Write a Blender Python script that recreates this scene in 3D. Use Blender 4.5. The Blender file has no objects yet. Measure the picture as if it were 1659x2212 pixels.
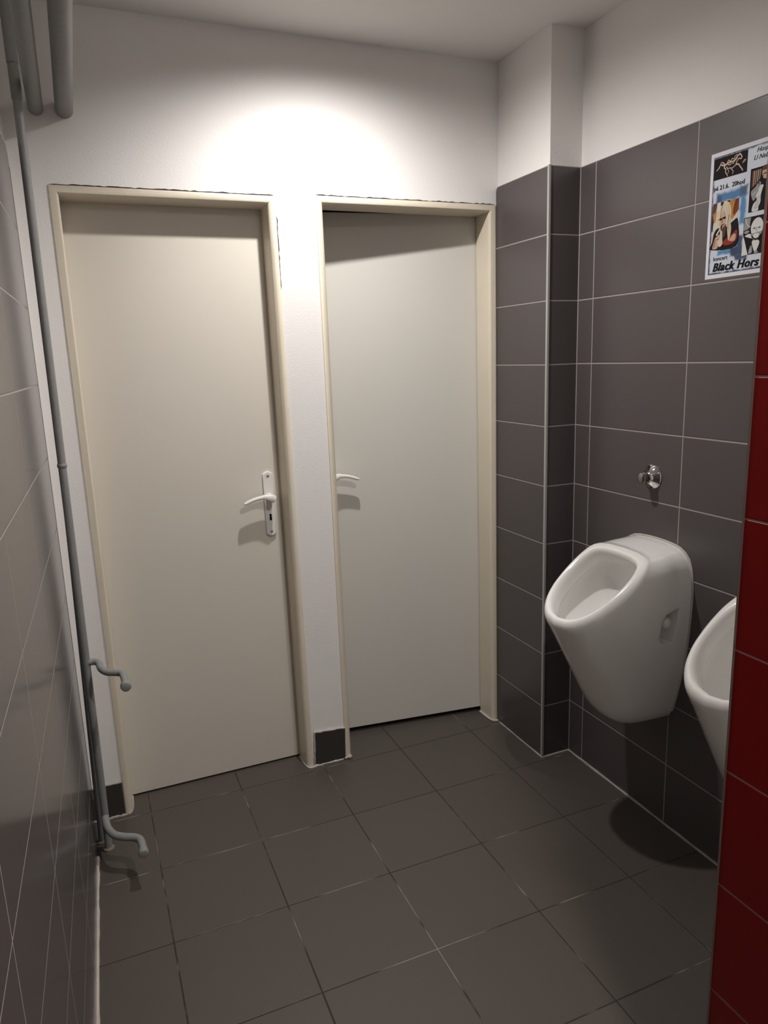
import bpy, bmesh, math, random
import numpy as np
from mathutils import Vector, Matrix

random.seed(4)
scn = bpy.context.scene
COL = scn.collection
PI = math.pi

# ------------------------------------------------------------------ helpers
def link(o):
    COL.objects.link(o)
    return o

def tag(o, label=None, cat=None, group=None, kind=None):
    if label: o['label'] = label
    if cat: o['category'] = cat
    if group: o['group'] = group
    if kind: o['kind'] = kind
    return o

def empty(name, loc=(0, 0, 0)):
    o = bpy.data.objects.new(name, None)
    o.empty_display_size = 0.05
    o.location = loc
    return link(o)

def smooth_by_angle(me, deg=35):
    for p in me.polygons:
        p.use_smooth = True
    bm = bmesh.new(); bm.from_mesh(me)
    a = math.radians(deg)
    for e in bm.edges:
        if len(e.link_faces) == 2:
            try:
                if e.calc_face_angle() > a: e.smooth = False
            except ValueError:
                pass
    bm.to_mesh(me); bm.free()

def obj(name, bm, mat, parent=None, smooth=None, bevel=0, loc=None):
    me = bpy.data.meshes.new(name)
    bmesh.ops.recalc_face_normals(bm, faces=bm.faces[:])
    bm.to_mesh(me); bm.free()
    mats = mat if isinstance(mat, (list, tuple)) else [mat]
    for m in mats: me.materials.append(m)
    if smooth: smooth_by_angle(me, smooth)
    o = bpy.data.objects.new(name, me)
    link(o)
    if parent: o.parent = parent
    if loc: o.location = loc
    if bevel:
        b = o.modifiers.new('bevel', 'BEVEL'); b.width = bevel; b.segments = 2; b.limit_method = 'ANGLE'
    return o

def hexa(bm, pts, mi=0):
    """eight points: bottom ring of four, then top ring of four"""
    v = [bm.verts.new(p) for p in pts]
    for f in ((0, 1, 2, 3), (7, 6, 5, 4), (0, 4, 5, 1), (1, 5, 6, 2), (2, 6, 7, 3), (3, 7, 4, 0)):
        bm.faces.new([v[i] for i in f]).material_index = mi

def box(bm, x0, x1, y0, y1, z0, z1, mi=0):
    hexa(bm, [(x0, y0, z0), (x1, y0, z0), (x1, y1, z0), (x0, y1, z0),
              (x0, y0, z1), (x1, y0, z1), (x1, y1, z1), (x0, y1, z1)], mi)

def catmull(pts, n=8, closed=False):
    P = [Vector(p) for p in pts]
    out = []
    m = len(P)
    rng = range(m if closed else m - 1)
    for i in rng:
        if closed:
            a, b, c, d = P[i - 1], P[i], P[(i + 1) % m], P[(i + 2) % m]
        else:
            a = P[i - 1] if i > 0 else P[0] * 2 - P[1]
            b, c = P[i], P[i + 1]
            d = P[i + 2] if i + 2 < m else P[-1] * 2 - P[-2]
        for k in range(n):
            t = k / n
            out.append(0.5 * ((2 * b) + (c - a) * t + (2 * a - 5 * b + 4 * c - d) * t * t + (3 * b - a - 3 * c + d) * t ** 3))
    if not closed: out.append(P[-1])
    return out

def tube(bm, pts, r, seg=16, caps=True, closed=False, mi=0):
    P = [Vector(p) for p in pts]
    n = len(P)
    R = r if isinstance(r, (list, tuple)) else [r] * n
    rings = []
    up = None
    for i in range(n):
        if closed: t = (P[(i + 1) % n] - P[i - 1])
        else: t = P[min(i + 1, n - 1)] - P[max(i - 1, 0)]
        t.normalize()
        if up is None:
            up = t.orthogonal().normalized()
        else:
            up = (up - t * up.dot(t)).normalized()
        s = t.cross(up)
        rings.append([bm.verts.new(P[i] + (up * math.cos(2 * PI * k / seg) + s * math.sin(2 * PI * k / seg)) * R[i]) for k in range(seg)])
    for i in range(n if closed else n - 1):
        a, b = rings[i], rings[(i + 1) % n]
        for k in range(seg):
            bm.faces.new((a[k], a[(k + 1) % seg], b[(k + 1) % seg], b[k])).material_index = mi
    if caps and not closed:
        bm.faces.new(rings[0][::-1]).material_index = mi
        bm.faces.new(rings[-1]).material_index = mi

def lathe(bm, prof, origin, axis, seg=40):
    """prof: list of (distance along axis, radius)"""
    ax = Vector(axis).normalized(); up = ax.orthogonal().normalized(); s = ax.cross(up)
    o = Vector(origin)
    rings = []
    for d, r in prof:
        if r < 1e-6: rings.append([bm.verts.new(o + ax * d)])
        else: rings.append([bm.verts.new(o + ax * d + (up * math.cos(2 * PI * k / seg) + s * math.sin(2 * PI * k / seg)) * r) for k in range(seg)])
    for a, b in zip(rings, rings[1:]):
        for k in range(seg):
            k2 = (k + 1) % seg
            if len(a) == 1: bm.faces.new((a[0], b[k], b[k2]))
            elif len(b) == 1: bm.faces.new((a[k], a[k2], b[0]))
            else: bm.faces.new((a[k], a[k2], b[k2], b[k]))

# ------------------------------------------------------------------ materials
def newmat(name):
    m = bpy.data.materials.new(name); m.use_nodes = True
    nt = m.node_tree
    return m, nt, nt.nodes['Principled BSDF']

def nd(nt, typ, **kw):
    n = nt.nodes.new(typ)
    for k, v in kw.items():
        setattr(n, k, v)
    return n

def mth(nt, op, a, b=None, c=None):
    n = nd(nt, 'ShaderNodeMath', operation=op)
    for i, v in enumerate((a, b, c)):
        if v is None: continue
        if isinstance(v, (int, float)): n.inputs[i].default_value = v
        else: nt.links.new(v, n.inputs[i])
    return n.outputs[0]

def mixc(nt, f, a, b):
    n = nd(nt, 'ShaderNodeMix', data_type='RGBA')
    for s, v in ((0, f), (6, a), (7, b)):
        if isinstance(v, (int, float)): n.inputs[s].default_value = v
        elif isinstance(v, tuple): n.inputs[s].default_value = (*v, 1) if len(v) == 3 else v
        else: nt.links.new(v, n.inputs[s])
    return n.outputs[2]

def noise(nt, scale, detail=3, rough=.5, vec=None):
    n = nd(nt, 'ShaderNodeTexNoise'); n.inputs['Scale'].default_value = scale
    n.inputs['Detail'].default_value = detail; n.inputs['Roughness'].default_value = rough
    if vec is None: vec = nd(nt, 'ShaderNodeTexCoord').outputs['Object']
    nt.links.new(vec, n.inputs['Vector'])
    return n.outputs['Fac']

def mrange(nt, v, a, b, c=0., d=1., smooth=True):
    n = nd(nt, 'ShaderNodeMapRange')
    if smooth: n.interpolation_type = 'SMOOTHSTEP'
    nt.links.new(v, n.inputs[0])
    for i, x in enumerate((a, b, c, d)): n.inputs[i + 1].default_value = x
    return n.outputs[0]

def bump(nt, bsdf, h, dist, strength=1.):
    b = nd(nt, 'ShaderNodeBump'); b.inputs['Distance'].default_value = dist; b.inputs['Strength'].default_value = strength
    nt.links.new(h, b.inputs['Height']); nt.links.new(b.outputs[0], bsdf.inputs['Normal'])

def plain(name, col, rough=.5, spec=.5, metal=0., mottle=.06, mscale=6., bumpd=0., bscale=250., coat=0.):
    m, nt, b = newmat(name)
    f = noise(nt, mscale, 4, .6)
    lo = tuple(c * (1 - mottle) for c in col); hi = tuple(min(1, c * (1 + mottle)) for c in col)
    nt.links.new(mixc(nt, f, lo, hi), b.inputs['Base Color'])
    b.inputs['Roughness'].default_value = rough; b.inputs['Metallic'].default_value = metal
    b.inputs['Specular IOR Level'].default_value = spec
    b.inputs['Coat Weight'].default_value = coat; b.inputs['Coat Roughness'].default_value = .08
    if bumpd: bump(nt, b, noise(nt, bscale, 2), bumpd)
    return m

def tiles(name, col, grout, ax, u0, du, v0, dv, vax='Z', gw=.0035, rough=.3, spec=.5, var=.08, patchy=None, depth=.0012):
    """stacked tiles with grout; patchy = second grout colour mixed in by noise"""
    m, nt, b = newmat(name)
    tc = nd(nt, 'ShaderNodeTexCoord'); sp = nd(nt, 'ShaderNodeSeparateXYZ')
    nt.links.new(tc.outputs['Object'], sp.inputs[0])
    u = mth(nt, 'DIVIDE', mth(nt, 'SUBTRACT', sp.outputs[ax], u0), du)
    v = mth(nt, 'DIVIDE', mth(nt, 'SUBTRACT', sp.outputs[vax], v0), dv)
    def edge(t, d):
        f = mth(nt, 'FRACT', t)
        return mth(nt, 'MULTIPLY', mth(nt, 'MINIMUM', f, mth(nt, 'SUBTRACT', 1., f)), d)
    e = mth(nt, 'MINIMUM', edge(u, du), edge(v, dv))
    mask = mrange(nt, e, gw * .5 - .0004, gw * .5 + .0004)          # 0 grout, 1 tile
    cm = nd(nt, 'ShaderNodeCombineXYZ')
    nt.links.new(mth(nt, 'FLOOR', u), cm.inputs[0]); nt.links.new(mth(nt, 'FLOOR', v), cm.inputs[1])
    wn = nd(nt, 'ShaderNodeTexWhiteNoise'); nt.links.new(cm.outputs[0], wn.inputs['Vector'])
    lo = tuple(c * (1 - var) for c in col); hi = tuple(c * (1 + var) for c in col)
    f = mth(nt, 'ADD', mth(nt, 'MULTIPLY', wn.outputs['Value'], .5), mth(nt, 'MULTIPLY', noise(nt, 5., 5, .65), .5))
    tcol = mixc(nt, f, lo, hi)
    speck = mrange(nt, noise(nt, 420., 1), .72, .8, 0., .18)
    tcol = mixc(nt, speck, tcol, tuple(min(1, c * 2.2) for c in col))
    g = grout
    if patchy:
        g = mixc(nt, mrange(nt, noise(nt, 3.3, 3, .7), .5, .62), grout, patchy)
    nt.links.new(mixc(nt, mask, g, tcol), b.inputs['Base Color'])
    r = nd(nt, 'ShaderNodeMix', data_type='FLOAT'); nt.links.new(mask, r.inputs[0])
    r.inputs[2].default_value = .85; r.inputs[3].default_value = rough
    nt.links.new(r.outputs[0], b.inputs['Roughness'])
    b.inputs['Specular IOR Level'].default_value = spec
    hh = mth(nt, 'ADD', mrange(nt, e, gw * .3, gw * .5 + .0012), mth(nt, 'MULTIPLY', noise(nt, 90., 2), .02))
    bump(nt, b, hh, depth)
    return m

H = .2025
GREY = (.090, .076, .077)
GROUT = (.36, .31, .295)
M = {}
M['plaster'] = plain('white wall paint', (.86, .835, .815), .75, .25, mottle=.03, mscale=3, bumpd=.0006, bscale=160)
M['ceiling'] = plain('ceiling paint', (.86, .83, .805), .85, .2, mottle=.02)
M['tile_x'] = tiles('grey tile facing the room', GREY, GROUT, 'X', -.20, .4045, 0, H, gw=.004)
M['tile_right'] = tiles('grey tile on urinal wall', GREY, GROUT, 'Y', -.3914, .4043, 0, H, gw=.004, rough=.32)
M['tile_pillar'] = tiles('grey tile on pillar', GREY, GROUT, 'Y', .2, .9, 0, H, gw=.004, rough=.32)
M['tile_left'] = tiles('grey tile on left wall', GREY, (.42, .36, .33), 'Y', -1.095, .4045, 0, H, gw=.003, rough=.17, spec=.5)
M['tile_red'] = tiles('red tile', (.235, .0085, .0075), (.26, .12, .10), 'Y', -1.998, .4045, 0, H, gw=.0032, rough=.25, spec=.25, var=.05)
M['floor'] = tiles('dark floor tile', (.083, .070, .062), (.030, .024, .022), 'X', -1.3565, .3039, -.0314, .3039, vax='Y', gw=.0030, rough=.42, spec=.4,
                   patchy=(.24, .21, .19), depth=.0008)
M['skirt'] = plain('dark skirting tile', (.045, .039, .036), .4, .4)
M['caulk'] = plain('grimy caulk', (.40, .355, .32), .8, .3, mottle=.45, mscale=18, bumpd=.002, bscale=60)
M['caulk_white'] = plain('white filler', (.52, .475, .435), .8, .3, mottle=.25, mscale=25, bumpd=.002, bscale=70)
M['profile'] = plain('grey plastic edge profile', (.42, .405, .395), .4)
M['profile_red'] = plain('dull edge grout', (.22, .15, .12), .7)
M['frame'] = plain('cream gloss frame paint', (.74, .665, .535), .38, .5, mottle=.06, mscale=9, bumpd=.0004, bscale=60)
M['leaf1'] = plain('cream door paint', (.70, .655, .58), .42, .45, mottle=.025, mscale=2)
M['leaf2'] = plain('grey-white door paint', (.655, .635, .585), .42, .45, mottle=.02, mscale=2)
M['white_metal'] = plain('white powder coat', (.80, .78, .745), .3, .5, mottle=.01)
M['black'] = plain('black hole', (.004, .004, .004), .9, .1)
M['screw'] = plain('dull screw steel', (.45, .43, .40), .35, .5, metal=1.)
M['crack'] = plain('crack in plaster', (.06, .05, .045), .95, .1)
M['pipe'] = plain('grey pipe paint', (.25, .255, .25), .45, .5, mottle=.08, mscale=14, bumpd=.0012, bscale=55)
M['rust'] = plain('rusty base ring', (.20, .16, .125), .8, .3, mottle=.5, mscale=60)
M['ceramic'] = plain('white vitreous china', (.87, .855, .835), .12, .5, mottle=.01, coat=.6)
M['plug'] = plain('cream plastic plug', (.80, .765, .70), .35)
M['chrome'] = plain('polished chrome', (.62, .61, .60), .06, .5, metal=1., mottle=.02)
M['chrome_dark'] = plain('brushed chrome', (.42, .41, .40), .2, .5, metal=1., mottle=.02)
M['sealant'] = plain('silicone sealant', (.50, .46, .44), .5, mottle=.2, mscale=30)

# ------------------------------------------------------------------ room shell
CZ = 2.42                                   # ceiling height
XR, YP = .1182, -.3152                      # urinal wall, front face of pillar
XW, YW = -.5576, -1.5934                    # red wall face, its free end
YB = -3.0                                   # wall behind the camera
TOP = 10 * H
def xl(y): return -1.5225 + .031 * y        # left tile face (slightly skewed wall)

# jamb lines lean a little: x at floor, x at top
D1 = dict(l0=-1.435, l1=-1.4385, r0=-.7805, r1=-.7945, zt=1.960)
D2 = dict(l0=-.6560, l1=-.6640, r0=.0005, r1=-.0040, zt=1.968)

def setting(o, label, cat): return tag(o, label, cat, kind='structure')

bm = bmesh.new(); box(bm, -1.75, .35, YB - .1, .45, -.05, 0)
setting(obj('floor', bm, M['floor']), 'dark grey square floor tiles in a straight grid', 'floor')
bm = bmesh.new(); box(bm, -1.75, .35, YB - .1, .13, CZ, CZ + .05)
setting(obj('ceiling', bm, M['ceiling']), 'plain white painted ceiling above the doors', 'ceiling')

bm = bmesh.new()
T = .12
def lintel(D): return D['zt']
def colm(bm, a0, a1, b0, b1, z0, z1):       # wall piece with leaning sides
    hexa(bm, [(a0, 0, z0), (b0, 0, z0), (b0, T, z0), (a0, T, z0), (a1, 0, z1), (b1, 0, z1), (b1, T, z1), (a1, T, z1)])
colm(bm, -1.72, -1.72, D1['l0'], D1['l1'], 0, 1.96)
colm(bm, D1['r0'], D1['r1'], D2['l0'], D2['l1'], 0, 1.96)
colm(bm, D2['r0'], D2['r1'], .30, .30, 0, 1.96)
box(bm, -1.72, D1['l1'], 0, T, 1.96, CZ); box(bm, D1['r1'], D2['l1'], 0, T, 1.96, CZ)
box(bm, D2['r1'], .30, 0, T, 1.96, CZ)
box(bm, D1['l1'], D1['r1'], 0, T, D1['zt'], CZ); box(bm, D2['l1'], D2['r1'], 0, T, D2['zt'], CZ)
bmesh.ops.remove_doubles(bm, verts=bm.verts[:], dist=1e-5)
setting(obj('wall_back', bm, M['plaster']), 'white painted wall holding the two cream doors', 'wall')

# left wall: plaster core, tile facing on it
bm = bmesh.new()
def skew(bm, off0, off1, y0, y1, z0, z1, mi=0):
    hexa(bm, [(xl(y0) + off0, y0, z0), (xl(y0) + off1, y0, z0), (xl(y1) + off1, y1, z0), (xl(y1) + off0, y1, z0),
              (xl(y0) + off0, y0, z1), (xl(y0) + off1, y0, z1), (xl(y1) + off1, y1, z1), (xl(y1) + off0, y1, z1)], mi)
skew(bm, -.10, -.010, YB, 0, 0, CZ, 0)
# tile facing with its top far corner rounded off
prof = [(YB, 0), (-.087, 0), (-.087, TOP - .045), (-.091, TOP - .02), (-.101, TOP - .006), (-.118, TOP), (YB, TOP)]
va = [bm.verts.new((xl(y), y, z)) for y, z in prof]; vb = [bm.verts.new((xl(y) - .0102, y, z)) for y, z in prof]
bm.faces.new(va).material_index = 1
for i in range(len(prof)):
    j = (i + 1) % len(prof)
    bm.faces.new((va[i], va[j], vb[j], vb[i])).material_index = 1
setting(obj('wall_left', bm, [M['plaster'], M['tile_left']]), 'glossy grey tiled wall along the left edge', 'wall')

# right wall (behind the urinals) and pillar
bm = bmesh.new()
box(bm, XR + .008, .34, YB, YP + .02, 0, CZ, 0)
box(bm, XR, XR + .0082, YB, YP, 0, TOP, 1)
setting(obj('wall_right', bm, [M['plaster'], M['tile_right']]), 'grey tiled wall carrying the urinals, white above', 'wall')
bm = bmesh.new()
box(bm, .007, .31, YP + .007, -.0005, 0, CZ, 0)
prof = [(YP, 0), (-.0005, 0), (-.0005, TOP - .018), (-.004, TOP - .006), (-.012, TOP), (YP, TOP)]
va = [bm.verts.new((0, y, z)) for y, z in prof]; vb = [bm.verts.new((.0072, y, z)) for y, z in prof]
bm.faces.new(va).material_index = 1
for i in range(len(prof)):
    j = (i + 1) % len(prof); bm.faces.new((va[i], va[j], vb[j], vb[i])).material_index = 1
box(bm, 0.0002, XR, YP, YP + .0072, 0, TOP, 2)
setting(obj('wall_pillar', bm, [M['plaster'], M['tile_pillar'], M['tile_x']]), 'grey tiled pillar beside the right-hand door, white above', 'wall')
# red wall: a block on the near side of the urinal bay
bm = bmesh.new()
box(bm, XW + .007, .34, YB, YW - .007, 0, CZ, 0)
box(bm, XW, XW + .0072, YB, YW, 0, TOP, 1)
box(bm, XW + .0002, XR, YW - .0072, YW, 0, TOP, 0)  # unseen end face, made white to bounce light onto the urinal flank
setting(obj('wall_red', bm, [M['plaster'], M['tile_red']]), 'dark red tiled wall end cutting in at the right edge', 'wall')
bm = bmesh.new(); box(bm, -1.75, .34, YB - .1, YB, 0, CZ)
setting(obj('wall_front', bm, M['plaster']), 'white wall behind the viewer', 'wall')

# edge profiles
def trim(name, b, m, label, cat='trim'): return setting(obj(name, b, m), label, cat)
bm = bmesh.new(); box(bm, -.0022, .0050, YP - .0022, YP + .0072, 0, TOP + .001)
trim('trim_1', bm, M['profile'], 'light grey corner profile up the pillar edge')
bm = bmesh.new(); box(bm, XW - .0008, XW + .003, YW - .003, YW + .0006, 0, TOP + .001)
trim('trim_2', bm, M['profile_red'], 'thin dull strip up the edge of the red wall')
bm = bmesh.new(); skew(bm, -.0105, .0008, -.0868, -.0838, .13, TOP - .045)
trim('trim_3', bm, M['caulk_white'], 'white filler line up the edge of the left wall tiles')
bm = bmesh.new(); box(bm, XR - .0012, XR + .001, YP - .003, YP + .001, 0, TOP)
trim('trim_4', bm, M['profile'], 'grout line in the corner of pillar and urinal wall')

# ragged filler beads along the floor
def bead(pts, r, jitter, name, m, label, seed):
    rnd = random.Random(seed)
    b = bmesh.new(); P = []; R = []
    for (a, c) in zip(pts, pts[1:]):
        a, c = Vector(a), Vector(c); n = max(3, int((c - a).length / .02))
        for k in range(n):
            P.append(a.lerp(c, k / n) + Vector((rnd.uniform(-1, 1), rnd.uniform(-1, 1), 0)) * jitter * .35)
            R.append(r + rnd.uniform(-1, 1) * jitter)
    P.append(Vector(pts[-1])); R.append(r)
    for i in range(1, len(R) - 1): R[i] = (R[i - 1] + R[i] + R[i + 1]) / 3
    tube(b, P, R, 8)
    o = obj(name, b, m, smooth=60)
    setting(o, label, 'sealant bead')
    return o
bead([(xl(-.2) + .001, -.2, 0), (xl(YB), YB, 0)], .0055, .0022, 'baseboard_left', M['caulk_white'], 'dirty white filler line where left wall meets floor', 1)
bead([(-.001, -.02, 0), (-.001, YP - .001, 0), (XR - .001, YP - .001, 0)], .0035, .0016, 'baseboard_pillar', M['caulk'], 'pale filler line around the foot of the pillar', 2)
bead([(XR - .001, YP - .003, 0), (XR - .001, YW, 0)], .0045, .0018, 'baseboard_right', M['caulk'], 'pale filler line where urinal wall meets floor', 3)

# skirting tiles on the back wall
bm = bmesh.new()
hexa(bm, [(-.772, -.006, .003), (-.6575, -.006, .003), (-.6575, .001, .003), (-.772, .001, .003),
          (-.767, -.006, .130), (-.6535, -.006, .122), (-.6535, .001, .122), (-.767, .001, .130)])
setting(obj('baseboard_back', bm, M['skirt']), 'single dark skirting tile between the two doors', 'skirting tile')
bm = bmesh.new()
hexa(bm, [(-1.53, -.006, .003), (-1.436, -.006, .003), (-1.436, .001, .003), (-1.53, .001, .003),
          (-1.53, -.006, .116), (-1.4365, -.006, .116), (-1.4365, .001, .116), (-1.53, .001, .116)])
setting(obj('baseboard_back', bm, M['skirt']), 'dark skirting tile between grey pipes and left door', 'skirting tile')
rnd = random.Random(8)
bm = bmesh.new()
def ribbon_bead(bm, a, c, r, n, seed):
    q = random.Random(seed); a, c = Vector(a), Vector(c)
    tube(bm, [a.lerp(c, k / n) + Vector((0, 0, q.uniform(-.3, .3) * r)) for k in range(n + 1)],
         [r * q.uniform(.6, 1.25) for k in range(n + 1)], 8)
ribbon_bead(bm, (-.772, -.003, .133), (-.6535, -.003, .125), .0045, 14, 1)
ribbon_bead(bm, (-.775, -.006, .001), (-.664, -.006, .001), .004, 14, 2)
ribbon_bead(bm, (-.771, -.003, .13), (-.776, -.003, .0), .004, 12, 3)
tube(bm, catmull([(-.8075, .085, .001), (-.806, .03, .002), (-.800, -.004, .002), (-.790, -.011, .002), (-.772, -.009, .002)], 5), .0045, 8)
tube(bm, catmull([(-.660, -.009, .004), (-.648, -.011, .008), (-.636, -.004, .005), (-.632, .03, .002)], 5), [.004] * 6 + [.0075] * 4 + [.004] * 6, 8)
tube(bm, catmull([(-.027, .088, .002), (-.0265, .03, .003), (-.022, -.004, .004), (-.010, -.012, .004), (-.003, -.013, .003)], 5), .005, 8)
setting(obj('trim_5', bm, M['caulk_white'], smooth=60), 'white filler around the skirting tile between the doors', 'filler')
bm = bmesh.new()
ribbon_bead(bm, (-1.53, -.003, .118), (-1.437, -.003, .118), .003, 14, 4)
ribbon_bead(bm, (-1.53, -.009, .001), (-1.428, -.009, .001), .005, 14, 5)
tube(bm, catmull([(-1.428, -.009, .001), (-1.418, -.004, .002), (-1.411, .02, .004), (-1.409, .06, .004), (-1.408, .088, .003)], 5), .005, 8)
setting(obj('trim_6', bm, M['caulk'], smooth=60), 'white filler around foot of the left door frame', 'filler')

# ------------------------------------------------------------------ doors
PROF = [(-.0005, .0005), (.001, -.0035), (.004, -.005), (.012, -.0055), (.0175, -.004), (.0215, -.0005), (.0238, .005), (.0245, .012),
        (.025, .0895), (.012, .0895), (.012, .1195), (-.0005, .1195)]
def frame_bm(D):
    bm = bmesh.new(); rings = []
    for (t, y) in PROF:
        rings.append([bm.verts.new(p) for p in ((D['l0'] + t, y, 0), (D['l1'] + t, y, D['zt'] - t), (D['r1'] - t, y, D['zt'] - t), (D['r0'] - t, y, 0))])
    n = len(rings)
    for i in range(n):
        a, b = rings[i], rings[(i + 1) % n]
        for k in range(3): bm.faces.new((a[k], a[k + 1], b[k + 1], b[k]))
    bm.faces.new([r[0] for r in rings]); bm.faces.new([r[3] for r in rings][::-1])
    return bm

def crack_bm(spans, w, seed):
    """thin ragged open joint between frame and plaster"""
    q = random.Random(seed); bm = bmesh.new()
    for a, c in spans:
        a, c = Vector(a), Vector(c); n = max(4, int((c - a).length / .012)); prev = None
        d = (c - a).normalized(); s = Vector((-d.z, 0, d.x))
        for k in range(n + 1):
            p = a.lerp(c, k / n) + s * q.uniform(-1, 1) * w * .5
            hw = w * q.uniform(.25, .75) * (1 if 0 < k < n else .2)
            cur = [bm.verts.new(p + s * hw + Vector((0, y, 0))) for y in (-.0014, .001)] + [bm.verts.new(p - s * hw + Vector((0, y, 0))) for y in (.001, -.0014)]
            if prev:
                for i in range(4): bm.faces.new((prev[i], prev[(i + 1) % 4], cur[(i + 1) % 4], cur[i]))
            else: bm.faces.new(cur)
            prev = cur
        bm.faces.new(prev[::-1])
    return bm

def handle(parent, mirror, cx, cz, y0, lean=0.):
    """long plate with lever; lever points to -x (mirror=1) or +x (mirror=-1); y0 = leaf face"""
    hw, h0, h1 = .0172, -.139, .087
    bm = bmesh.new()
    out = []
    n = 10
    for k in range(n + 1):                       # rounded ends
        t = -1 + 2 * k / n; out.append((hw * t, h1 - .0085 * t * t))
    for k in range(n + 1):
        t = 1 - 2 * k / n; out.append((hw * t, h0 + .0085 * t * t))
    fr, mid, bk = [], [], []
    for x, z in out:
        s = .90; sz = .985
        fr.append(bm.verts.new((x * s, -.0088, z * sz - .0004))); mid.append(bm.verts.new((x, -.0066, z))); bk.append(bm.verts.new((x, 0, z)))
    bm.faces.new(fr); bm.faces.new(bk[::-1])
    m = len(out)
    for i in range(m):
        j = (i + 1) % m
        bm.faces.new((fr[i], fr[j], mid[j], mid[i])); bm.faces.new((mid[i], mid[j], bk[j], bk[i]))
    pl = obj('handle_plate', bm, M['white_metal'], parent, smooth=40)
    pl.location = (cx, y0, cz)
    if lean: pl.rotation_euler = (0, lean, 0)
    # lever: neck out of the plate, flat blade sweeping sideways
    bm = bmesh.new()
    lathe(bm, [(0, .0125), (.002, .0125), (.004, .0105), (.044, .0095)], (0, -.0085, 0), (0, -1, 0), 24)
    st = []
    N = 22
    for k in range(N + 1):
        t = k / N
        x = .0135 - .1085 * t                    # from boss end to tip
        zc = .0062 * math.sin(PI * min(1, t * 1.05)) - .0120 * t ** 2 + .0022
        if t < .02: hh = .0062
        elif t < .12: hh = .0062 + .0082 * math.sin((t - .02) / .10 * PI / 2)
        else: hh = .0144 - .0088 * min(1, (t - .12) / .33) ** .75
        if t > .95: hh *= .72
        if t < .3: zc -= (hh - .0056) * .55
        dy0 = -.0565 + .004 * t; dy1 = -.0345
        if t > .97: dy0 += .003; dy1 -= .003
        st.append((x * mirror, zc, hh, dy0, dy1))
    rings = []
    for x, zc, hh, a, b in st:
        c = .0026
        pts = [(a + c, zc + hh), (b - c, zc + hh), (b, zc + hh - c), (b, zc - hh + c), (b - c, zc - hh), (a + c, zc - hh), (a, zc - hh + c), (a, zc + hh - c)]
        rings.append([bm.verts.new((x, y, z)) for y, z in pts])
    for a, b in zip(rings, rings[1:]):
        for i in range(8): bm.faces.new((a[i], a[(i + 1) % 8], b[(i + 1) % 8], b[i]))
    bm.faces.new(rings[0]); bm.faces.new(rings[-1][::-1])
    obj('lever', bm, M['white_metal'], pl, smooth=50)
    for z in (.0715, -.1235):
        bm = bmesh.new(); lathe(bm, [(.0, .0048), (.0006, .0048), (.0011, .0036), (.0004, .0018), (.0002, 0)], (0, -.0088, z), (0, -1, 0), 20)
        obj('screw', bm, M['screw'], pl, smooth=50)
    bm = bmesh.new()                             # keyhole: round hole over a slot
    lathe(bm, [(0, .0044), (.0006, .0044), (.0006, 0)], (0, -.0087, -.0650), (0, -1, 0), 20)
    box(bm, -.0038, .0038, -.00935, -.0087, -.0835, -.0705); box(bm, -.0022, .0022, -.00935, -.0087, -.072, -.065)
    obj('keyhole', bm, M['black'], pl)
    return pl

def leaf_bm(x0, x1, x0t, x1t, z0, z1, th=.04):
    bm = bmesh.new()
    hexa(bm, [(x0, 0, z0), (x1, 0, z0), (x1, th, z0), (x0, th, z0), (x0t, 0, z1), (x1t, 0, z1), (x1t, th, z1), (x0t, th, z1)])
    return bm

# left door, closed
d1 = setting(empty('door_1', (D1['l0'], 0, 0)), 'closed cream door on the left, lever handle pointing left', 'door')
R1 = Vector(d1.location)
def place(o, root): o.matrix_parent_inverse = Matrix.Translation(-Vector(root.location)); return o
place(obj('door_frame', frame_bm(D1), M['frame'], d1, smooth=40), d1)
lf = obj('door_leaf', leaf_bm(D1['l0'] + .0135, D1['r0'] - .0135, D1['l1'] + .0135, D1['r1'] - .0135, .0065, 1.944), M['leaf1'], d1, bevel=.0015)
lf.location = (0, .0905, 0); place(lf, d1)
place(handle(d1, 1, -.8575, 1.003, .0905, lean=-.006), d1)
zt = D1['zt']
place(obj('plaster_crack', crack_bm([((-1.436, -.0006, zt + .001), (-.80, -.0006, zt + .0015)), ((-.7925, -.0006, 1.90), (-.7925, -.0006, 1.68))], .0028, 3), M['crack'], d1), d1)

# right door, ajar: hinged on the right, its left edge swung away
d2 = setting(empty('door_2', (D2['l0'], 0, 0)), 'slightly ajar pale door on the right, beside the pillar', 'door')
place(obj('door_frame', frame_bm(D2), M['frame'], d2, smooth=40), d2)
lf = obj('door_leaf', leaf_bm(-.640, 0, -.640, 0, .021, 1.952), M['leaf2'], d2, bevel=.0015)
ang = math.radians(-7.2)
lf.location = (-.0125, .0935, 0); lf.rotation_euler = (0, 0, ang); place(lf, d2)
hp = handle(d2, -1, 0, 0, 0)
u = -.5935
hp.location = (-.0125 + u * math.cos(ang), .0935 + u * math.sin(ang), 1.037); hp.rotation_euler = (0, 0, ang); place(hp, d2)
zt = D2['zt']
place(obj('plaster_crack', crack_bm([((-.660, -.0006, zt + .0015), (-.006, -.0006, zt + .001))], .0026, 5), M['crack'], d2), d2)

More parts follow.
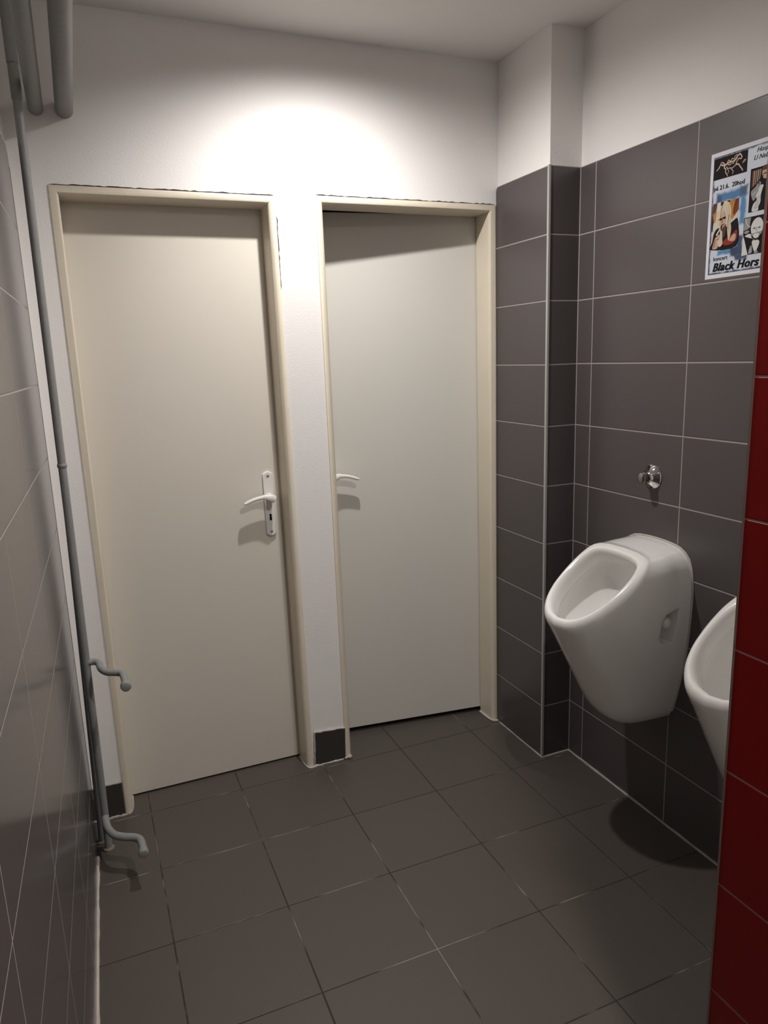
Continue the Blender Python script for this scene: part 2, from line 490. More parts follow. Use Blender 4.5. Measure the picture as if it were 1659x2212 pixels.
# ------------------------------------------------------------------ pipes
def wob(pts, a, seed):
    q = random.Random(seed)
    return [Vector(p) + Vector((q.uniform(-a, a), q.uniform(-a, a), 0)) for p in pts]
def big_pipe(x, z, r, label):
    bm = bmesh.new(); n = 30
    tube(bm, [(x, -.0005 + (YB + .001) * k / n, z) for k in range(n + 1)], r, 28)
    o = obj('ceiling_pipe', bm, M['pipe'], smooth=50)
    tag(o, label, 'pipe', 'grey pipes under the ceiling')
big_pipe(-1.3745, 2.1555, .0232, 'thick grey pipe under the ceiling, right of the pair entering the wall')
big_pipe(-1.4460, 2.1530, .0195, 'grey pipe under the ceiling, between thick pipe and riser')

def pipe_x(z): return -1.4945 + .0105 * min(1, z / 2.1)
PY = -.170
riser = empty('heating_riser', (pipe_x(0), PY, 0))
tag(riser, 'grey vertical pipe with two capped hook stubs, beside the left door', 'pipe')
bm = bmesh.new(); n = 40
zs = [2.125 * k / n for k in range(n + 1)]
tube(bm, [(pipe_x(z), PY, z) for z in zs], .0108, 18)
place(obj('riser_tube', bm, M['pipe'], riser, smooth=50), riser)
bm = bmesh.new()
tube(bm, [(pipe_x(2.1), PY, z) for z in (2.118, 2.121, 2.205, 2.206)], [.0120, .0128, .0128, .0120], 18)
tube(bm, [(pipe_x(2.1), PY, z) for z in (2.2, 2.205, 2.3, CZ - .0005)], .0140, 18)
place(obj('upper_sleeve', bm, M['pipe'], riser, smooth=50), riser)
bm = bmesh.new(); zc = 1.198
tube(bm, [(pipe_x(zc), PY, zc + d) for d in (-.006, -.003, .003, .006)], [.0112, .0128, .0128, .0112], 18)
place(obj('weld_ring', bm, M['pipe'], riser, smooth=60), riser)
bm = bmesh.new(); tube(bm, [(pipe_x(0), PY, d) for d in (.0005, .006, .009)], [.017, .0165, .0115], 18)
place(obj('floor_ring', bm, M['rust'], riser, smooth=50), riser)
def branch(z, kind):
    x0 = pipe_x(z)
    if kind == 'up':
        pts = [(x0 + .004, PY, z), (x0 + .024, PY - .004, z), (x0 + .034, PY - .022, z - .002), (x0 + .038, PY - .058, z - .003), (x0 + .052, PY - .088, z - .004),
               (x0 + .074, PY - .103, z - .004), (x0 + .090, PY - .116, z - .004), (x0 + .0945, PY - .140, z - .004), (x0 + .096, PY - .175, z - .004), (x0 + .0965, PY - .215, z - .004)]
    else:
        pts = [(x0, PY - .004, z + .006), (x0 + .001, PY - .022, z + .003), (x0 + .006, PY - .060, z), (x0 + .022, PY - .100, z), (x0 + .048, PY - .122, z),
               (x0 + .074, PY - .137, z), (x0 + .089, PY - .155, z), (x0 + .0935, PY - .185, z), (x0 + .094, PY - .225, z)]
    bm = bmesh.new(); tube(bm, catmull(pts, 6), .0098 if kind == 'up' else .0112, 18)
    o = place(obj('branch_stub', bm, M['pipe'], riser, smooth=50), riser)
    tag(o, 'upper hook stub' if kind == 'up' else 'lower hook stub')
    e = Vector(pts[-1]); bm = bmesh.new()
    lathe(bm, [(-.016, .0108), (-.014, .0140), (-.002, .0146), (.004, .0128), (.0055, .0095), (.0058, 0)], e, (.0, -1, 0), 14)
    c = obj('end_cap', bm, M['pipe'], o, smooth=40)
branch(.617, 'up'); branch(.108, 'low')

bm = bmesh.new()
zz = [.0005, .3, .6, .9, 1.2, 1.6, 2.0, CZ - .0005]
tube(bm, [(-1.5145 + .0235 * min(1, z / 1.1) + .004 * max(0, z - 1.1) / 1.3, -.126, z) for z in zz], .0085, 16)
o = obj('thin_riser', bm, M['pipe'], smooth=50)
tag(o, 'thin dark vertical pipe tucked behind the hooked grey riser', 'pipe')
bm = bmesh.new(); tube(bm, [(-1.5145, -.128, d) for d in (.0005, .005, .008)], [.013, .0125, .009], 16)
obj('floor_ring', bm, M['rust'], o, smooth=50)

# ------------------------------------------------------------------ urinals
def resample(P, n):
    P = np.array(P, float); d = np.r_[0, np.cumsum(np.linalg.norm(np.diff(P, axis=0), axis=1))]; d /= d[-1]
    t = np.linspace(0, 1, n)
    return np.stack([np.interp(t, d, P[:, i]) for i in range(P.shape[1])], 1)
def half(pts, n):                                  # smooth half outline from top centre to bottom centre
    P = [(p[0], p[1], 0) for p in pts]
    ext = [(-P[1][0], P[1][1], 0)] + P + [(-P[-2][0], P[-2][1], 0)]
    c = catmull(ext, 10)[10:-10]
    return resample([(v.x, v.y) for v in c], n)
NH = 33
WALL = half([(0, .903), (.05, .901), (.09, .895), (.118, .880), (.135, .855), (.144, .81), (.146, .75), (.142, .66), (.133, .57), (.116, .48), (.097, .400), (.084, .369), (.060, .353), (.03, .3475), (0, .346)], NH)
RIM = half([(0, 1), (.05, .99), (.09, .95), (.118, .83), (.134, .58), (.139, .25), (.136, -.05), (.126, -.34), (.106, -.62), (.074, -.85), (.036, -.97), (0, -1)], NH)
AV = np.array([-.797, .604]); NV = np.array([.604, .797])       # along the tilted rim, and its normal (d, z)
RC = np.array([.2500, .800]); HL = .157
def rim3(inset, depth, blend=False):
    out = []; d0 = depth
    for i, (w, a) in enumerate(RIM):
        if blend: depth = d0 * (.22 + .78 * min(1, max(0, (i / (NH - 1) - .12) / .38)))
        k = 1 - inset / .14; k2 = 1 - inset / HL
        p = RC + AV * a * HL * k2 + NV * depth
        out.append((p[0], w * k, p[1]))
    return np.array(out)
def wall3(d, k=1.):
    return np.array([(d, w * k, .64 + (z - .64) * k) for w, z in WALL])
def mid3():
    out = []
    s = np.linspace(0, 1, NH)
    for t, (w, z) in zip(s, WALL):
        q = min(1, max(0, (t - .52) / .42)); q = q * q * (3 - 2 * q)
        out.append((.030 + .150 * q, w * (1 - .06 * q), z + .004 * q))
    return np.array(out)
Wl, Md, Rm = wall3(.0), mid3(), rim3(-.004, -.038, True)
halves = [Wl, wall3(.003)]
W1 = wall3(.003)
halves.append(W1 * .75 + Md * .25)
QA, QC = W1 * .5 + Md * .5, Md * .82 + Rm * .18
for t in (0, .25, .5, .75, 1): halves.append(QA * (1 - t) ** 2 + Md * 2 * t * (1 - t) + QC * t * t)
for t in (.32, .5, .66, .82):
    L = Md * (1 - t) + Rm * t
    L[:, 1] *= 1 + .035 * math.sin(PI * t)
    halves.append(L)
halves += [Rm, rim3(-.0025, -.024, True), rim3(.0015, -.0135, True), rim3(.007, -.0055, True), rim3(.0135, -.0012), rim3(.0190, .0), rim3(.0245, -.0030), rim3(.0285, -.0100), rim3(.0305, -.022), rim3(.0315, -.040),
           rim3(.0315, -.046), rim3(.0300, -.0475), rim3(.016, -.048), rim3(.015, -.052), rim3(.020, -.075), rim3(.032, -.105), rim3(.055, -.14), rim3(.085, -.165), rim3(.115, -.178), rim3(.132, -.182)]

def make_urinal():
    root = empty('urinal', (XR, -.7150, 0))
    bm = bmesh.new(); rings = []
    for hv in halves:
        pts = [(-d, -w, z) for d, w, z in hv] + [(-d, w, z) for d, w, z in hv[-2:0:-1]]
        rings.append([bm.verts.new(p) for p in pts])
    n = len(rings[0])
    for a, b in zip(rings, rings[1:]):
        for k in range(n): bm.faces.new((a[k], a[(k + 1) % n], b[(k + 1) % n], b[k]))
    bm.faces.new(rings[0]); bm.faces.new(rings[-1][::-1])
    body = obj('bowl', bm, M['ceramic'], root)
    cu = bmesh.new()                                # fixing recess in each flank
    for s in (-1, 1):
        P = [(-.056, .634), (-.096, .640), (-.108, .655), (-.104, .708), (-.092, .724), (-.047, .735)]
        C = [(p.x, p.y) for p in catmull([(x, z, 0) for x, z in P], 1, closed=True)]
        yi, yo = s * .088, s * .19
        a = [cu.verts.new((x, yi, z)) for x, z in C]; b = [cu.verts.new((x + (x + .078) * .12, yo, z + (z - .685) * .12)) for x, z in C]
        cu.faces.new(a); cu.faces.new(b[::-1])
        for i in range(len(C)):
            j = (i + 1) % len(C); cu.faces.new((a[i], a[j], b[j], b[i]))
    cut = obj('cut', cu, M['ceramic'], root)
    md = body.modifiers.new('cut', 'BOOLEAN'); md.object = cut; md.operation = 'DIFFERENCE'; md.solver = 'EXACT'
    bv = body.modifiers.new('soft', 'BEVEL'); bv.width = .0035; bv.segments = 3; bv.limit_method = 'ANGLE'; bv.angle_limit = math.radians(50)
    dg = bpy.context.evaluated_depsgraph_get(); dg.update()
    me = bpy.data.meshes.new_from_object(body.evaluated_get(dg))
    body.modifiers.clear(); body.data = me
    bpy.data.objects.remove(cut, do_unlink=True)
    smooth_by_angle(me, 55)
    for s in (-1, 1):
        bm = bmesh.new()
        lathe(bm, [(-.0195, .0110), (.004, .0115), (.008, .0185), (.018, .0185), (.0270, .0160), (.0330, .0110), (.0365, 0)], (-.078, s * .1085, .694), (0, s, 0), 24)
        obj('fixing_plug', bm, M['plug'], root, smooth=60)
    bm = bmesh.new()
    C = [Vector((-.0015, -w * 1.012, .64 + (z - .64) * 1.008)) for w, z in WALL[:-5]]
    C = [Vector((p.x, -p.y, p.z)) for p in C[:0:-1]] + C
    tube(bm, C, .0034, 8)
    obj('sealant_bead', bm, M['sealant'], root, smooth=60)
    return root

def copy_tree(o, parent=None):
    c = o.copy(); COL.objects.link(c)
    if parent: c.parent = parent
    for ch in list(o.children): copy_tree(ch, c)
    return c

u1 = make_urinal()
tag(u1, 'white wall urinal in full view, under the chrome flush button', 'urinal', 'white wall urinals')
u2 = copy_tree(u1); u2.location.y -= .545
tag(u2, 'white wall urinal half hidden behind the red tiled wall end', 'urinal', 'white wall urinals')

# ------------------------------------------------------------------ flush button
fl = empty('flush_button', (XR + .0008, -.6865, 1.0862))
tag(fl, 'round chrome flush button on grey tiles above the urinal', 'flush button')
bm = bmesh.new()
lathe(bm, [(0, .0365), (.0035, .0368), (.0055, .0355), (.0065, .0335), (.0215, .0205), (.0245, .0185), (.0250, .0)], (0, 0, 0), (-1, 0, 0), 48)
obj('rosette', bm, M['chrome'], fl, smooth=28)
bm = bmesh.new()
lathe(bm, [(.020, .0125), (.0235, .0125), (.0242, .0145), (.0290, .0152), (.0296, .0134), (.0308, .0134), (.0314, .0155), (.0380, .0160), (.0390, .0144), (.0400, .0144), (.0406, .0160), (.0450, .0146), (.0478, .0095), (.0487, 0)], (0, 0, 0), (-1, 0, 0), 40)
obj('push_knob', bm, M['chrome_dark'], fl, smooth=28)

# ------------------------------------------------------------------ poster
PW, PH = .2095, .3020
post = empty('concert_poster', (XR + .0002, -.8425, 1.6290))
tag(post, 'white and blue concert poster with black photos on grey wall tiles', 'poster')
# local print frame: u to the right on the sheet (-y), v up (z), layers stack towards -x
def P3(u, v, l): return (-l, -u, v)
def poly(bm, pts, l, mi=0):
    bm.faces.new([bm.verts.new(P3(u, v, l)) for u, v in pts]).material_index = mi
def rect(bm, u0, v0, u1, v1, l, mi=0): poly(bm, [(u0, v0), (u1, v0), (u1, v1), (u0, v1)], l, mi)
def flat(name, col, rough=.7): return plain(name, col, rough, .12, mottle=.02)
M['paper'] = flat('poster paper', (.72, .71, .76))
M['ink'] = flat('black ink', (.008, .008, .010)); M['navy'] = flat('navy ink', (.012, .022, .055))
M['ink_soft'] = flat('soft black ink', (.016, .011, .012)); M['cream'] = flat('pale print', (.62, .56, .47))
M['hair'] = flat('blonde print', (.66, .54, .38)); M['skin'] = flat('skin print', (.55, .36, .26))
M['rust_i'] = flat('rust print', (.22, .05, .02)); M['orange'] = flat('orange print', (.48, .22, .05))
M['redp'] = flat('red print', (.30, .035, .025)); M['grey_p'] = flat('grey print', (.30, .29, .28)); M['white_p'] = flat('white print', (.66, .65, .64))
M['gold'] = flat('pale gold print', (.60, .47, .36)); M['brown_p'] = flat('brown print', (.11, .055, .035))
# painted backdrop: pale sheet with blue sprayed patches, dark rim
def backdrop():
    m, nt, b = newmat('sprayed blue print')
    tc = nd(nt, 'ShaderNodeTexCoord'); sp = nd(nt, 'ShaderNodeSeparateXYZ'); nt.links.new(tc.outputs['Object'], sp.inputs[0])
    wob_ = mth(nt, 'MULTIPLY', mth(nt, 'SUBTRACT', noise(nt, 60., 3), .5), .012)
    u = mth(nt, 'ADD', mth(nt, 'MULTIPLY', sp.outputs['Y'], -1.), wob_); v = mth(nt, 'ADD', sp.outputs['Z'], wob_)
    def rbox(u0, v0, u1, v1, soft):                # 1 inside a soft box
        du = mth(nt, 'MAXIMUM', mth(nt, 'SUBTRACT', u0, u), mth(nt, 'SUBTRACT', u, u1))
        dv = mth(nt, 'MAXIMUM', mth(nt, 'SUBTRACT', v0, v), mth(nt, 'SUBTRACT', v, v1))
        return mrange(nt, mth(nt, 'MAXIMUM', du, dv), 0., soft, 1., 0.)
    col = mixc(nt, noise(nt, 22., 3), (.50, .56, .68), (.64, .65, .69))
    for bx, soft, c in (((.028, .188, .104, .199), .011, (.035, .15, .33)), ((.103, .125, .110, .200), .010, (.05, .20, .40)),
                        ((.099, .192, .111, .204), .010, (.02, .07, .16)), ((.028, .187, .037, .195), .007, (.015, .06, .14)),
                        ((.0095, .090, .012, .175), .007, (.05, .14, .36)), ((.040, .060, .085, .064), .008, (.06, .22, .42)),
                        ((.080, .052, .112, .066), .010, (.015, .03, .08)), ((.100, .062, .109, .090), .010, (.02, .05, .13)),
                        ((.094, .040, .124, .047), .008, (.02, .05, .13))):
        col = mixc(nt, rbox(*bx, soft), col, c)
    a = mth(nt, 'MINIMUM', mth(nt, 'SUBTRACT', u, .0095), mth(nt, 'SUBTRACT', PW - .0095, u))
    c2 = mth(nt, 'MINIMUM', mth(nt, 'SUBTRACT', v, .0105), mth(nt, 'SUBTRACT', PH - .0105, v))
    col = mixc(nt, mrange(nt, mth(nt, 'MINIMUM', a, c2), .0, .007, 1., 0.), col, (.02, .03, .09))
    nt.links.new(col, b.inputs['Base Color']); b.inputs['Roughness'].default_value = .5
    return m
M['spray'] = backdrop()
bm = bmesh.new(); n = 8
vv = [[[bm.verts.new((-(.0004 if s else 0) - .0, -PW * i / n, PH * j / n)) for j in range(n + 1)] for i in range(n + 1)] for s in (0, 1)]
for s in (0, 1):
    for i in range(n):
        for j in range(n): bm.faces.new((vv[s][i][j], vv[s][i + 1][j], vv[s][i + 1][j + 1], vv[s][i][j + 1]))
for i in range(n):
    bm.faces.new((vv[0][i][0], vv[0][i + 1][0], vv[1][i + 1][0], vv[1][i][0])); bm.faces.new((vv[0][i][n], vv[0][i + 1][n], vv[1][i + 1][n], vv[1][i][n]))
    bm.faces.new((vv[0][0][i], vv[0][0][i + 1], vv[1][0][i + 1], vv[1][0][i])); bm.faces.new((vv[0][n][i], vv[0][n][i + 1], vv[1][n][i + 1], vv[1][n][i]))
obj('paper_sheet', bm, M['paper'], post)
bm = bmesh.new(); rect(bm, .0090, .0100, PW - .009, PH - .010, .00055)
obj('blue_backdrop', bm, M['spray'], post)

L0, L1, L2, L3, L4 = .00075, .00090, .00105, .0012, .00135
def stroke(bm, pts, w, l, mi=0, w2=None):
    """one continuous brush line; width runs from w to w2"""
    C = [(p.x, p.y) for p in catmull([(a, b, 0) for a, b in pts], 6)]
    m = len(C); w2 = w if w2 is None else w2; L, R = [], []
    for i in range(m):
        a, b = C[max(i - 1, 0)], C[min(i + 1, m - 1)]
        d = math.hypot(b[0] - a[0], b[1] - a[1]) or 1e-9
        nx, ny = -(b[1] - a[1]) / d, (b[0] - a[0]) / d
        k = (w + (w2 - w) * i / (m - 1)) / 2
        L.append(bm.verts.new(P3(C[i][0] + nx * k, C[i][1] + ny * k, l))); R.append(bm.verts.new(P3(C[i][0] - nx * k, C[i][1] - ny * k, l)))
    for i in range(m - 1): bm.faces.new((L[i], R[i], R[i + 1], L[i + 1])).material_index = mi
def blob(bm, pts, l, mi=0, n=4):
    poly(bm, [(p.x, p.y) for p in catmull([(a, b, 0) for a, b in pts], n, closed=True)], l, mi)

# running horse emblem on black
bm = bmesh.new(); x0, y0, w, h = .0106, .2380, .1006, .0500
def s_(x, y): return (x0 + w * x, y0 + h * y)
def S(pts, l, mi, n=4): blob(bm, [s_(*p) for p in pts], l, mi, n)
rect(bm, x0, y0, x0 + w, y0 + h, L0)
panel = obj('horse_photo', bm, M['ink_soft'], post)
bm = bmesh.new()
HM = [M['gold'], M['ink_soft'], M['white_p']]
for i, (pts, wa, wb) in enumerate((([(.08, .44), (.14, .52), (.20, .66), (.28, .60), (.36, .58)], .0022, .0030), ([(.16, .52), (.22, .76), (.30, .70), (.33, .62)], .0018, .0026),
               ([(.34, .60), (.44, .66), (.54, .66), (.62, .70), (.70, .84), (.76, .92)], .0036, .0034), ([(.40, .66), (.44, .78), (.50, .70), (.54, .80), (.60, .78), (.63, .88), (.70, .92)], .0022, .0018),
               ([(.75, .93), (.80, .86), (.83, .74), (.80, .68), (.76, .72), (.73, .70)], .0034, .0022), ([(.78, .95), (.77, .88)], .0014, .0008),
               ([(.33, .60), (.32, .48), (.37, .40), (.36, .28), (.40, .16), (.44, .04)], .0034, .0018), ([(.38, .52), (.43, .36), (.46, .26), (.43, .16)], .0018, .0012),
               ([(.73, .70), (.68, .58), (.66, .46), (.58, .38), (.55, .30), (.60, .20), (.57, .08)], .0026, .0014), ([(.67, .48), (.74, .46), (.80, .32), (.86, .18), (.88, .10)], .0034, .0024),
               ([(.40, .46), (.48, .38), (.56, .40)], .0014, .0012), ([(.86, .44), (.90, .56), (.95, .58), (.91, .50), (.86, .46)], .0020, .0012),
               ([(.42, .58), (.50, .56), (.58, .60)], .0030, .0016), ([(.58, .54), (.64, .68), (.70, .76)], .0016, .0020), ([(.48, .46), (.53, .34), (.55, .30)], .0012, .0010))):
    stroke(bm, [s_(*p) for p in pts], wa, L1 + i * .00002, 0, wb)
stroke(bm, [s_(*p) for p in ((.44, .60), (.52, .585), (.58, .615))], .0010, L3, 1)
stroke(bm, [s_(*p) for p in ((.20, .64), (.26, .66), (.34, .62), (.46, .68))], .0010, L3, 2); stroke(bm, [s_(*p) for p in ((.66, .76), (.72, .86), (.78, .88))], .0010, L3, 2)
obj('horse_emblem', bm, HM, panel)

# singer with long blonde hair and dark glasses
bm = bmesh.new(); MS = [M['cream'], M['rust_i'], M['orange'], M['hair'], M['skin'], M['ink_soft'], M['redp'], M['brown_p'], M['white_p'], M['gold']]
x0, y0, w, h = .0142, .0715, .0796, .1110
rect(bm, x0, y0, x0 + w, y0 + h, L0, 0)
poly(bm, [s_(*p) for p in ((0, .55), (.13, .6), (.17, 1), (0, 1))], L1, 2); poly(bm, [s_(*p) for p in ((0, .78), (.10, .80), (.17, 1), (0, 1))], L2, 7)
poly(bm, [s_(*p) for p in ((.0, .40), (.03, .40), (.05, .62), (.0, .80))], L3, 5)
poly(bm, [s_(*p) for p in ((.17, .80), (.30, .84), (.31, 1), (.19, 1))], L1, 8); poly(bm, [s_(*p) for p in ((.31, .92), (.40, .93), (.42, 1), (.31, 1))], L2, 5)
poly(bm, [s_(*p) for p in ((.50, .96), (.66, .97), (.66, 1), (.50, 1))], L2, 5)
poly(bm, [s_(*p) for p in ((.62, .72), (.78, .58), (.88, .66), (1, .80), (1, 1), (.64, 1))], L1, 2); poly(bm, [s_(*p) for p in ((.84, .64), (1, .76), (1, 1), (.88, 1), (.80, .80))], L2, 1)
stroke(bm, [s_(*p) for p in ((.90, .98), (.86, .84), (.80, .70))], .006, L3, 7, .002)
S([(0, 0), (.04, .16), (.10, .36), (.24, .45), (.5, .43), (.72, .50), (.84, .55), (1.0, .55), (1, 0)], L1, 5)
S([(.07, .02), (.10, .14), (.18, .27), (.26, .20), (.30, .10), (.24, .01)], L2, 4); S([(.46, .10), (.56, .18), (.80, .26), (.99, .34), (.99, .14), (.80, .06), (.60, .05)], L2, 6)
S([(.72, .14), (.86, .26), (.96, .24), (.92, .12)], L3, 4); stroke(bm, [s_(*p) for p in ((.12, .04), (.15, .16), (.20, .22))], .0020, L3, 6, .001)
S([(.24, .52), (.22, .70), (.30, .86), (.42, .97), (.56, .99), (.70, .88), (.74, .70), (.72, .54), (.76, .44), (.76, .30), (.70, .14), (.66, .20), (.62, .36), (.60, .52), (.57, .70), (.48, .83), (.38, .76), (.31, .66), (.30, .54)], L3, 3)
S([(.28, .58), (.28, .72), (.38, .82), (.50, .76), (.54, .60), (.50, .48), (.42, .41), (.34, .46)], L2, 4)
S([(.42, .42), (.38, .32), (.46, .22), (.54, .30), (.56, .50), (.50, .48)], L2, 7)
stroke(bm, [s_(*p) for p in ((.24, .62), (.30, .64), (.42, .655), (.54, .665))], .0014, L4, 5)
for a, b in ((.345, .635), (.475, .652)): S([(a - .062, b + .004), (a - .01, b + .018), (a + .055, b + .010), (a + .04, b - .022), (a - .03, b - .024)], L4, 5)
stroke(bm, [s_(*p) for p in ((.40, .62), (.39, .56), (.42, .55))], .0012, L4, 7)
S([(.36, .505), (.42, .520), (.49, .525), (.44, .492), (.39, .490)], L4, 1)
stroke(bm, [s_(.20, .30), s_(.29, .385), s_(.37, .46)], .0042, L4, 8, .0036); S([(.35, .44), (.37, .49), (.42, .47), (.39, .42)], L4 + .0001, 5)
S([(.30, .06), (.26, .16), (.34, .26), (.34, .40), (.42, .36), (.44, .22), (.46, .10), (.38, .04)], L3, 0); S([(.34, .10), (.36, .24), (.40, .30), (.40, .14)], L4, 3)
S([(.20, .24), (.26, .30), (.34, .30), (.30, .22)], L4, 4)
for k, (pts, c) in enumerate(((((.40, .95), (.34, .80), (.32, .66)), 7), (((.46, .96), (.56, .82), (.60, .62)), 9), (((.62, .92), (.68, .74), (.66, .52), (.70, .32)), 9), (((.66, .70), (.63, .52), (.66, .38)), 7), (((.70, .66), (.71, .48), (.73, .26)), 0), (((.57, .90), (.64, .78), (.63, .60)), 0))):
    stroke(bm, [s_(*p) for p in pts], .0016, L4 + .00002 * k, c, .0008)
obj('singer_photo', bm, MS, post)

# man with a wind instrument, partly cut off
bm = bmesh.new(); MM = [M['ink_soft'], M['brown_p'], M['grey_p'], M['white_p'], M['skin']]
x0, y0, w, h = .1228, .1420, .0760, .0984
rect(bm, x0, y0, x0 + w, y0 + h, L0, 0)
poly(bm, [s_(*p) for p in ((.06, .56), (.34, .62), (.42, .96), (.06, .94))], L1, 1)
for k in range(4): poly(bm, [s_(.12 + .07 * k, .6), s_(.145 + .07 * k, .6), s_(.165 + .075 * k, .94), s_(.13 + .075 * k, .94)], L2, 2 if k % 2 else 4)
S([(.44, .90), (.46, .76), (.56, .70), (.68, .78), (.68, .94), (.56, .99)], L2, 4); S([(.44, .92), (.54, .90), (.70, .93), (.66, 1.0), (.48, 1.0)], L3, 1)
stroke(bm, [s_(*p) for p in ((.48, .82), (.54, .82), (.60, .83))], .0018, L4, 0)
S([(.06, .46), (.20, .56), (.40, .66), (.38, .44), (.26, .32), (.16, .26)], L2, 2); stroke(bm, [s_(.06, .50), s_(.26, .64), s_(.48, .78)], .0026, L4, 0); stroke(bm, [s_(.10, .40), s_(.24, .44), s_(.34, .56)], .0012, L4, 3)
S([(.14, .02), (.18, .18), (.30, .26), (.26, .36), (.38, .50), (.50, .54), (.44, .36), (.44, .20), (.38, .10), (.36, .01)], L3, 3); S([(.34, .48), (.42, .58), (.52, .56), (.46, .48)], L4, 3)
for k in range(3): stroke(bm, [s_(.22 + .05 * k, .06), s_(.27 + .05 * k, .20), s_(.32 + .04 * k, .34)], .0011, L4, 2, .0006)
obj('horn_player_photo', bm, MM, post)

# bald man in black and white
bm = bmesh.new()
x0, y0, w, h = .1115, .0440, .0880, .0880
poly(bm, [s_(*p) for p in ((0, 0), (.20, .02), (.03, .52), (0, .50))], L1, 3)
poly(bm, [s_(*p) for p in ((.20, .01), (1, .01), (1, 1), (.01, 1), (.01, .56), (.02, .54))], L0, 0)
poly(bm, [s_(*p) for p in ((.02, .66), (.20, .70), (.24, .98), (.03, .98))], L1, 2); stroke(bm, [s_(.06, .98), s_(.14, .80), s_(.24, .74)], .0016, L2, 3); S([(.03, .62), (.14, .66), (.22, .62), (.12, .57)], L2, 2)
S([(.26, .66), (.29, .82), (.40, .93), (.54, .93), (.64, .80), (.64, .62), (.56, .46), (.44, .40), (.33, .46)], L2, 3)
S([(.28, .54), (.36, .55), (.45, .57), (.56, .57), (.62, .58), (.58, .44), (.46, .36), (.34, .40)], L3, 2); S([(.34, .50), (.44, .545), (.54, .51), (.50, .43), (.40, .42)], L4, 3)
stroke(bm, [s_(.31, .48), s_(.40, .40), s_(.52, .40), s_(.60, .50)], .0034, L4 + .0001, 0)
for a in (.37, .53): S([(a - .055, .68), (a, .705), (a + .055, .69), (a, .655)], L4, 2); S([(a - .018, .68), (a, .69), (a + .018, .68), (a, .67)], L4 + .0001, 0)
stroke(bm, [s_(.45, .70), s_(.44, .62), s_(.48, .60)], .0014, L4, 2)
S([(.08, .52), (.20, .56), (.30, .52), (.32, .44), (.22, .44), (.12, .49)], L3, 3); stroke(bm, [s_(.02, .50), s_(.14, .47), s_(.28, .42)], .0020, L4, 0)
S([(.32, .34), (.44, .38), (.56, .32), (.52, .16), (.44, .06), (.38, .14)], L2, 3)
S([(.22, .04), (.26, .20), (.32, .24), (.34, .06)], L2, 2); S([(.40, .03), (.48, .10), (.54, .03)], L3, 2); stroke(bm, [s_(.28, .06), s_(.29, .16)], .0012, L3, 3)
obj('bald_man_photo', bm, MM, post)

def lettering(name, body, u, v, size, mat, shear=0., bold=0., squash=1., thick=0.):
    cu = bpy.data.curves.new(name, 'FONT'); cu.body = body; cu.size = size; cu.shear = shear; cu.offset = bold; cu.space_character = squash
    cu.resolution_u = 3
    t = bpy.data.objects.new('t', cu); COL.objects.link(t)
    dg = bpy.context.evaluated_depsgraph_get(); dg.update()
    me = bpy.data.meshes.new_from_object(t.evaluated_get(dg))
    bpy.data.objects.remove(t, do_unlink=True); bpy.data.curves.remove(cu)
    me.materials.clear(); me.materials.append(mat)
    if thick:                                        # heavy type: the same glyphs laid side by side
        bm = bmesh.new()
        for k in (-1, 0, 1):
            n0 = len(bm.verts); bm.from_mesh(me); bm.verts.ensure_lookup_table()
            for vt in bm.verts[n0:]: vt.co.x += k * thick; vt.co.z += .00004 * k
        bm.to_mesh(me); bm.free()
    o = bpy.data.objects.new(name, me); link(o); o.parent = post
    # text x -> -y, text y -> z, faces -x
    Rm_ = Matrix(((0, 0, -1), (-1, 0, 0), (0, 1, 0))).to_4x4()
    o.matrix_local = Matrix.Translation(P3(u, v, L3)) @ Rm_
    return o
lettering('date_lettering', 'pá 21.6.  20hod', .0140, .2130, .0150, M['ink'], bold=.0002)
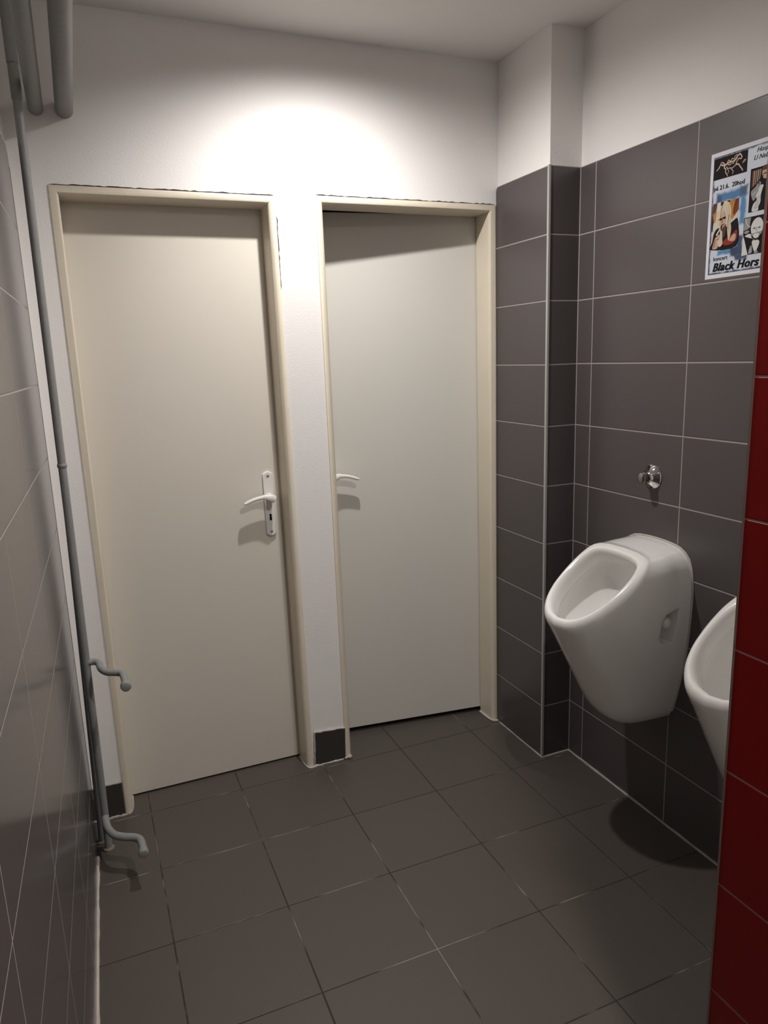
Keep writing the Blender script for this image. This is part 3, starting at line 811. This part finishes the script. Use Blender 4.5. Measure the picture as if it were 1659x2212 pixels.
lettering('small_lettering', 'koncert', .0240, .0430, .0142, M['ink'], bold=.0001)
lettering('band_lettering', 'Black Hors', .0235, .0175, .0280, M['ink'], shear=.28, bold=.0006, squash=1.10, thick=.0008)
lettering('venue_lettering', 'Hosp', .1360, .2750, .0150, M['ink'], shear=.35)
lettering('venue_lettering', 'U Neb', .1280, .2585, .0150, M['ink'], shear=.35)

# ------------------------------------------------------------------ light
def lamp(name, loc, power, half_deg, blend, radius, col, tilt=0.):
    l = bpy.data.lights.new(name, 'SPOT'); l.energy = power; l.spot_size = math.radians(half_deg * 2); l.spot_blend = blend
    l.shadow_soft_size = radius; l.color = col
    o = bpy.data.objects.new(name, l); o.location = loc; link(o)          # spot points straight down by default
    o.rotation_euler = (0, math.radians(tilt), 0)
    return o
WARM = (1., .965, .93)
lamp('downlight', (-.715, -.455, 2.405), 63, 82.3, 1., .022, WARM, -3.5)
lamp('downlight', (-.612, -1.76, 2.405), 66, 82, 1., .022, WARM)

w = bpy.data.worlds.new('dark'); scn.world = w; w.use_nodes = True
w.node_tree.nodes['Background'].inputs[0].default_value = (0, 0, 0, 1)

# ------------------------------------------------------------------ camera
yaw, pitch, roll = -.3900276, -.2110111, -.0349212
C0 = Vector((-1.427859, -2.341667, 1.461367)); F_PX = 1565.503
cy, sy, ct, st = math.cos(yaw), math.sin(yaw), math.cos(pitch), math.sin(pitch)
fwd = Vector((-sy * ct, cy * ct, st)); right = Vector((cy, sy, 0)); up = right.cross(fwd)
c, s = math.cos(roll), math.sin(roll)
Rr = right * c + up * s; Uu = -right * s + up * c
cam = bpy.data.cameras.new('camera'); co = bpy.data.objects.new('camera', cam); link(co)
cam.sensor_fit = 'VERTICAL'; cam.sensor_height = 24; cam.lens = F_PX * 24 / 2212; cam.clip_start = .01
Mx = Matrix((Rr, Uu, -fwd)).transposed().to_4x4(); Mx.translation = C0
co.matrix_world = Mx
scn.camera = co

vs = scn.view_settings
vs.view_transform = 'Standard'; vs.look = 'None'; vs.exposure = 0.; vs.gamma = 1.; vs.use_curve_mapping = False
